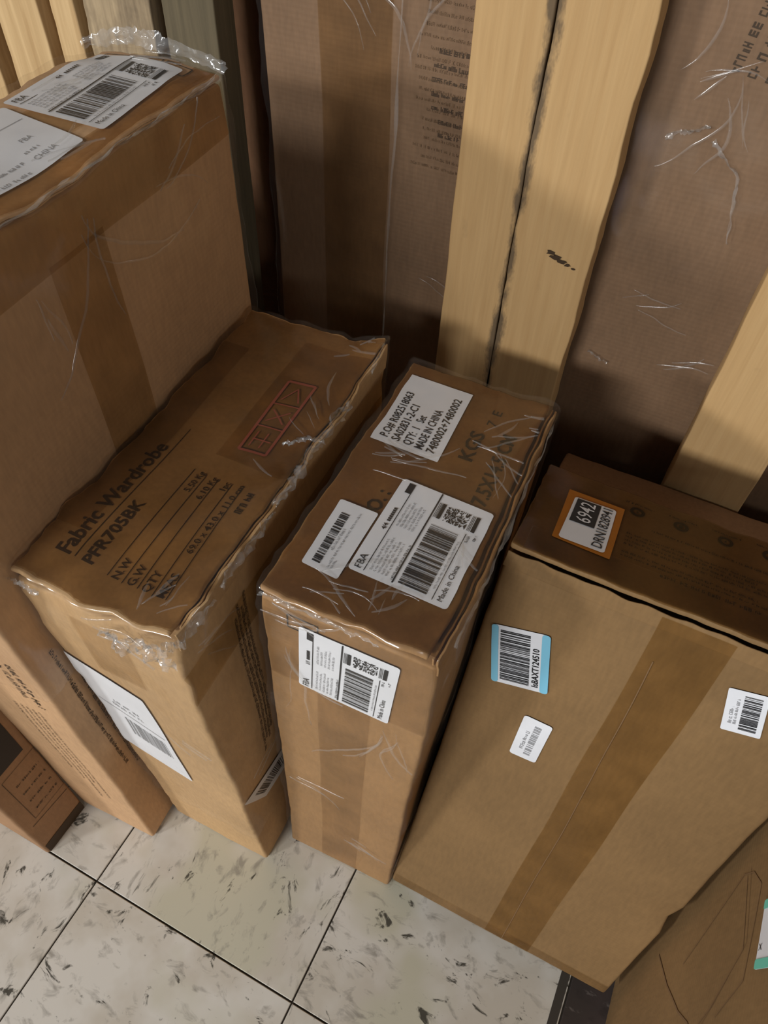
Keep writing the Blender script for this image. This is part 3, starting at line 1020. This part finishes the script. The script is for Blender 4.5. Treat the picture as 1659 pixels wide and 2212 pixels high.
sheet('blue_band', pt, OL + 0.0005, M_blue, lb, 0.003, b0=0, b1=0.12)
sheet('blue_band', pt, OL + 0.0005, M_blue, lb, 0.003, b0=0.86, b1=1)
kp = Print(pt, OP)
rng = random.Random(14)
kp.bars(0.07, 0.155, 0.93, 0.67, 34, rng)
kp.text('IsBAXT124510', 0.07, 0.825, 0.0082, 0.02, 0.047)
kp.done('barcode', M_ink, lb)
pt = Patch(D, 'front', (0.0662, 0.3538), (0.0653, 0.4139), (0.0931, 0.4137), (0.0928, 0.3552))
lb = sheet('small_label', pt, OL, M_paper, D.e, 0.003)
kp = Print(pt, OP)
kp.bars(0.12, 0.46, 0.86, 0.70, 18, rng)
kp.words(0.22, 0.25, 0.70, 0.14, rng)
kp.done('barcode', M_ink_grey, lb)
pt = Patch(D, 'front', (0.2094, 0.4997), (0.1972, 0.5444), (0.2266, 0.5512), (0.2388, 0.5065))
lb = sheet('barcode_label', pt, OL, M_paper, D.e, 0.0015)
kp = Print(pt, OP)
kp.bars(0.1, 0.42, 0.9, 0.86, 26, rng)
kp.done('barcode', M_ink, lb)
kp = Print(pt, OP)
kp.words(0.2, 0.13, 0.6, 0.10, rng); kp.words(0.2, 0.26, 0.8, 0.08, rng)
kp.done('fine_print', M_ink_grey, lb)
pt = Patch(D, 'top', (0.0272, 0.030), (0.0259, 0.1072), (0.0771, 0.1068), (0.0768, 0.0283))
ol = sheet('orange_label', pt, OL, M_orange, D.e, 0.001)
pt = Patch(D, 'top', (0.0321, 0.0320), (0.0330, 0.0980), (0.0707, 0.0990), (0.0713, 0.0326))
lb = sheet('number_label', pt, OL + 0.0006, M_paper, ol, 0.003)
kp = Print(pt, OP + 0.0006)
kp.rect(0.42, 0.07, 0.97, 0.64, 3)
kp.text('DRN1828941', 0.05, 0.92, 0.0128, 0.004, 0.060)
kp.done('print', M_ink, lb)
kp = Print(pt, OP + 0.0010)
kp.text('6942', 0.46, 0.52, 0.0190, 0.004, 0.031)
kp.done('number', M_paper, lb)
kp = Print(whole(D, 'top', 0.0, 0.0, 0.2868, 0.139), OC)
TU = lambda u: u / 0.2868
TV = lambda v: 1 - v / 0.139
for k, u in enumerate((0.0883, 0.1273, 0.1661, 0.2042, 0.243)):
    v = 0.1115 + 0.0022 * k
    kp.ring(TU(u), TV(v), 0.0038, 0.0068)
    kp.ring(TU(u), TV(v), 0.0, 0.002 if k % 2 else 0.001)
    kp.words(TU(u - 0.012), TV(v + 0.012), TU(u + 0.014), 0.018, rng)
for k, v in enumerate((0.092, 0.076, 0.071, 0.0655, 0.060, 0.049, 0.0435)):
    kp.words(TU(0.084 + 0.02 * (k == 0)), TV(v), TU(0.255 - 0.03 * (k % 3)), 0.020, rng)
kp.words(TU(0.118), TV(0.036), TU(0.2), 0.034, rng)
kp.done('print', M_ink_dark, D.e)
sheet('packing_tape', whole(D, 'top', 0.01, 0.002, 0.28, 0.035), OT + 0.0003, M_tape, D.e, 0.0005, 0.02)

# ------------------------------------------------------------------ further boxes
H = Carton('cardboard_box', 'plain dark box tucked behind the leaning box and in front of the crate planks',
           (-0.058, 0.490, 0.0), (0, 0, 0), (0.34, 0.184, 0.456), M_card_g, 6, flap=False)
G = Carton('cardboard_box', 'box with dark printed panel in the lower left corner of the view',
           (-1.02, 0.065, 0.0), (0, 0, 0), (0.52, 0.072, 0.88), M_card_g, 7, flap=False)  # unseen height and width enlarged to block the side lamp left of A
kp = Print(whole(G, 'right', 0.022, 0.236, 0.061, 0.45), OC)
kp.rect(0.0, 0.0, 1.0, 1.0, 3)
o = kp.done('dark_panel', M_ink_dark, G.e)
kp = Print(whole(G, 'right', 0.0, 0.0, 0.072, 0.24), OC)
kp.line([(0.16, 0.62), (0.95, 0.65)], 0.0011)
kp.line([(0.28, 0.58), (0.28, 0.08), (0.98, 0.08), (0.98, 0.58), (0.28, 0.58)], 0.0006)
for b in (0.2, 0.3, 0.4, 0.5):
    kp.words(0.4, b, 0.9, 0.02, rng)
kp.line([(0.15, 0.90), (0.98, 0.93)], 0.0009)
kp.done('print', M_ink_card, G.e)
kp = Print(whole(G, 'right', 0.004, 0.002, 0.071, 0.026), OC)
kp.rect(0, 0, 1, 1, 2)
kp.done('dark_band', M_ink_card, G.e)

Fb = Carton('cardboard_box', 'box with a thin lamp outline printed on its side, lower right corner of the view',
            (0.238, -0.22, 0.0), (0, 0, 0), (0.25, 0.60, 0.56), M_card_d, 8, flap=False)
kp = Print(whole(Fb, 'left', 0.0, 0.0, 0.60, 0.56), OC)
FU = lambda p: (p[0] / 0.60, 1 - p[1] / 0.56)
kp.line([FU(p) for p in ((0.470, 0.259), (0.5275, 0.386), (0.5241, 0.408), (0.5088, 0.4274), (0.4306, 0.4195), (0.4083, 0.3728))], 0.0011)
kp.line([FU(p) for p in ((0.5238, 0.394), (0.4571, 0.4093), (0.4169, 0.3585), (0.400, 0.32))], 0.0010)
kp.line([FU(p) for p in ((0.530, 0.400), (0.462, 0.414), (0.420, 0.365), (0.40, 0.335))], 0.0006)
kp.line([FU(p) for p in ((0.4935, 0.1733), (0.455, 0.222), (0.425, 0.272), (0.411, 0.3068), (0.38, 0.34))], 0.0018)
kp.done('lamp_drawing', M_ink_faint, Fb.e)
pt = Patch(Fb, 'left', (0.49, 0.52), (0.49, 0.4430), (0.436, 0.4405), (0.430, 0.52))
lb = sheet('barcode_label', pt, OL, M_paper, Fb.e, 0.003)
lb['label'] = 'bar code label with teal bands'
sheet('teal_band', pt, OL + 0.0005, M_teal, lb, 0.002, b0=0, b1=0.14)
sheet('teal_band', pt, OL + 0.0005, M_teal, lb, 0.002, b0=0.86, b1=1)
kp = Print(pt, OP)
kp.bars(0.1, 0.2, 0.72, 0.8, 24, rng)
kp.text('X', 0.9, 0.74, 0.008)
kp.done('barcode', M_ink, lb)
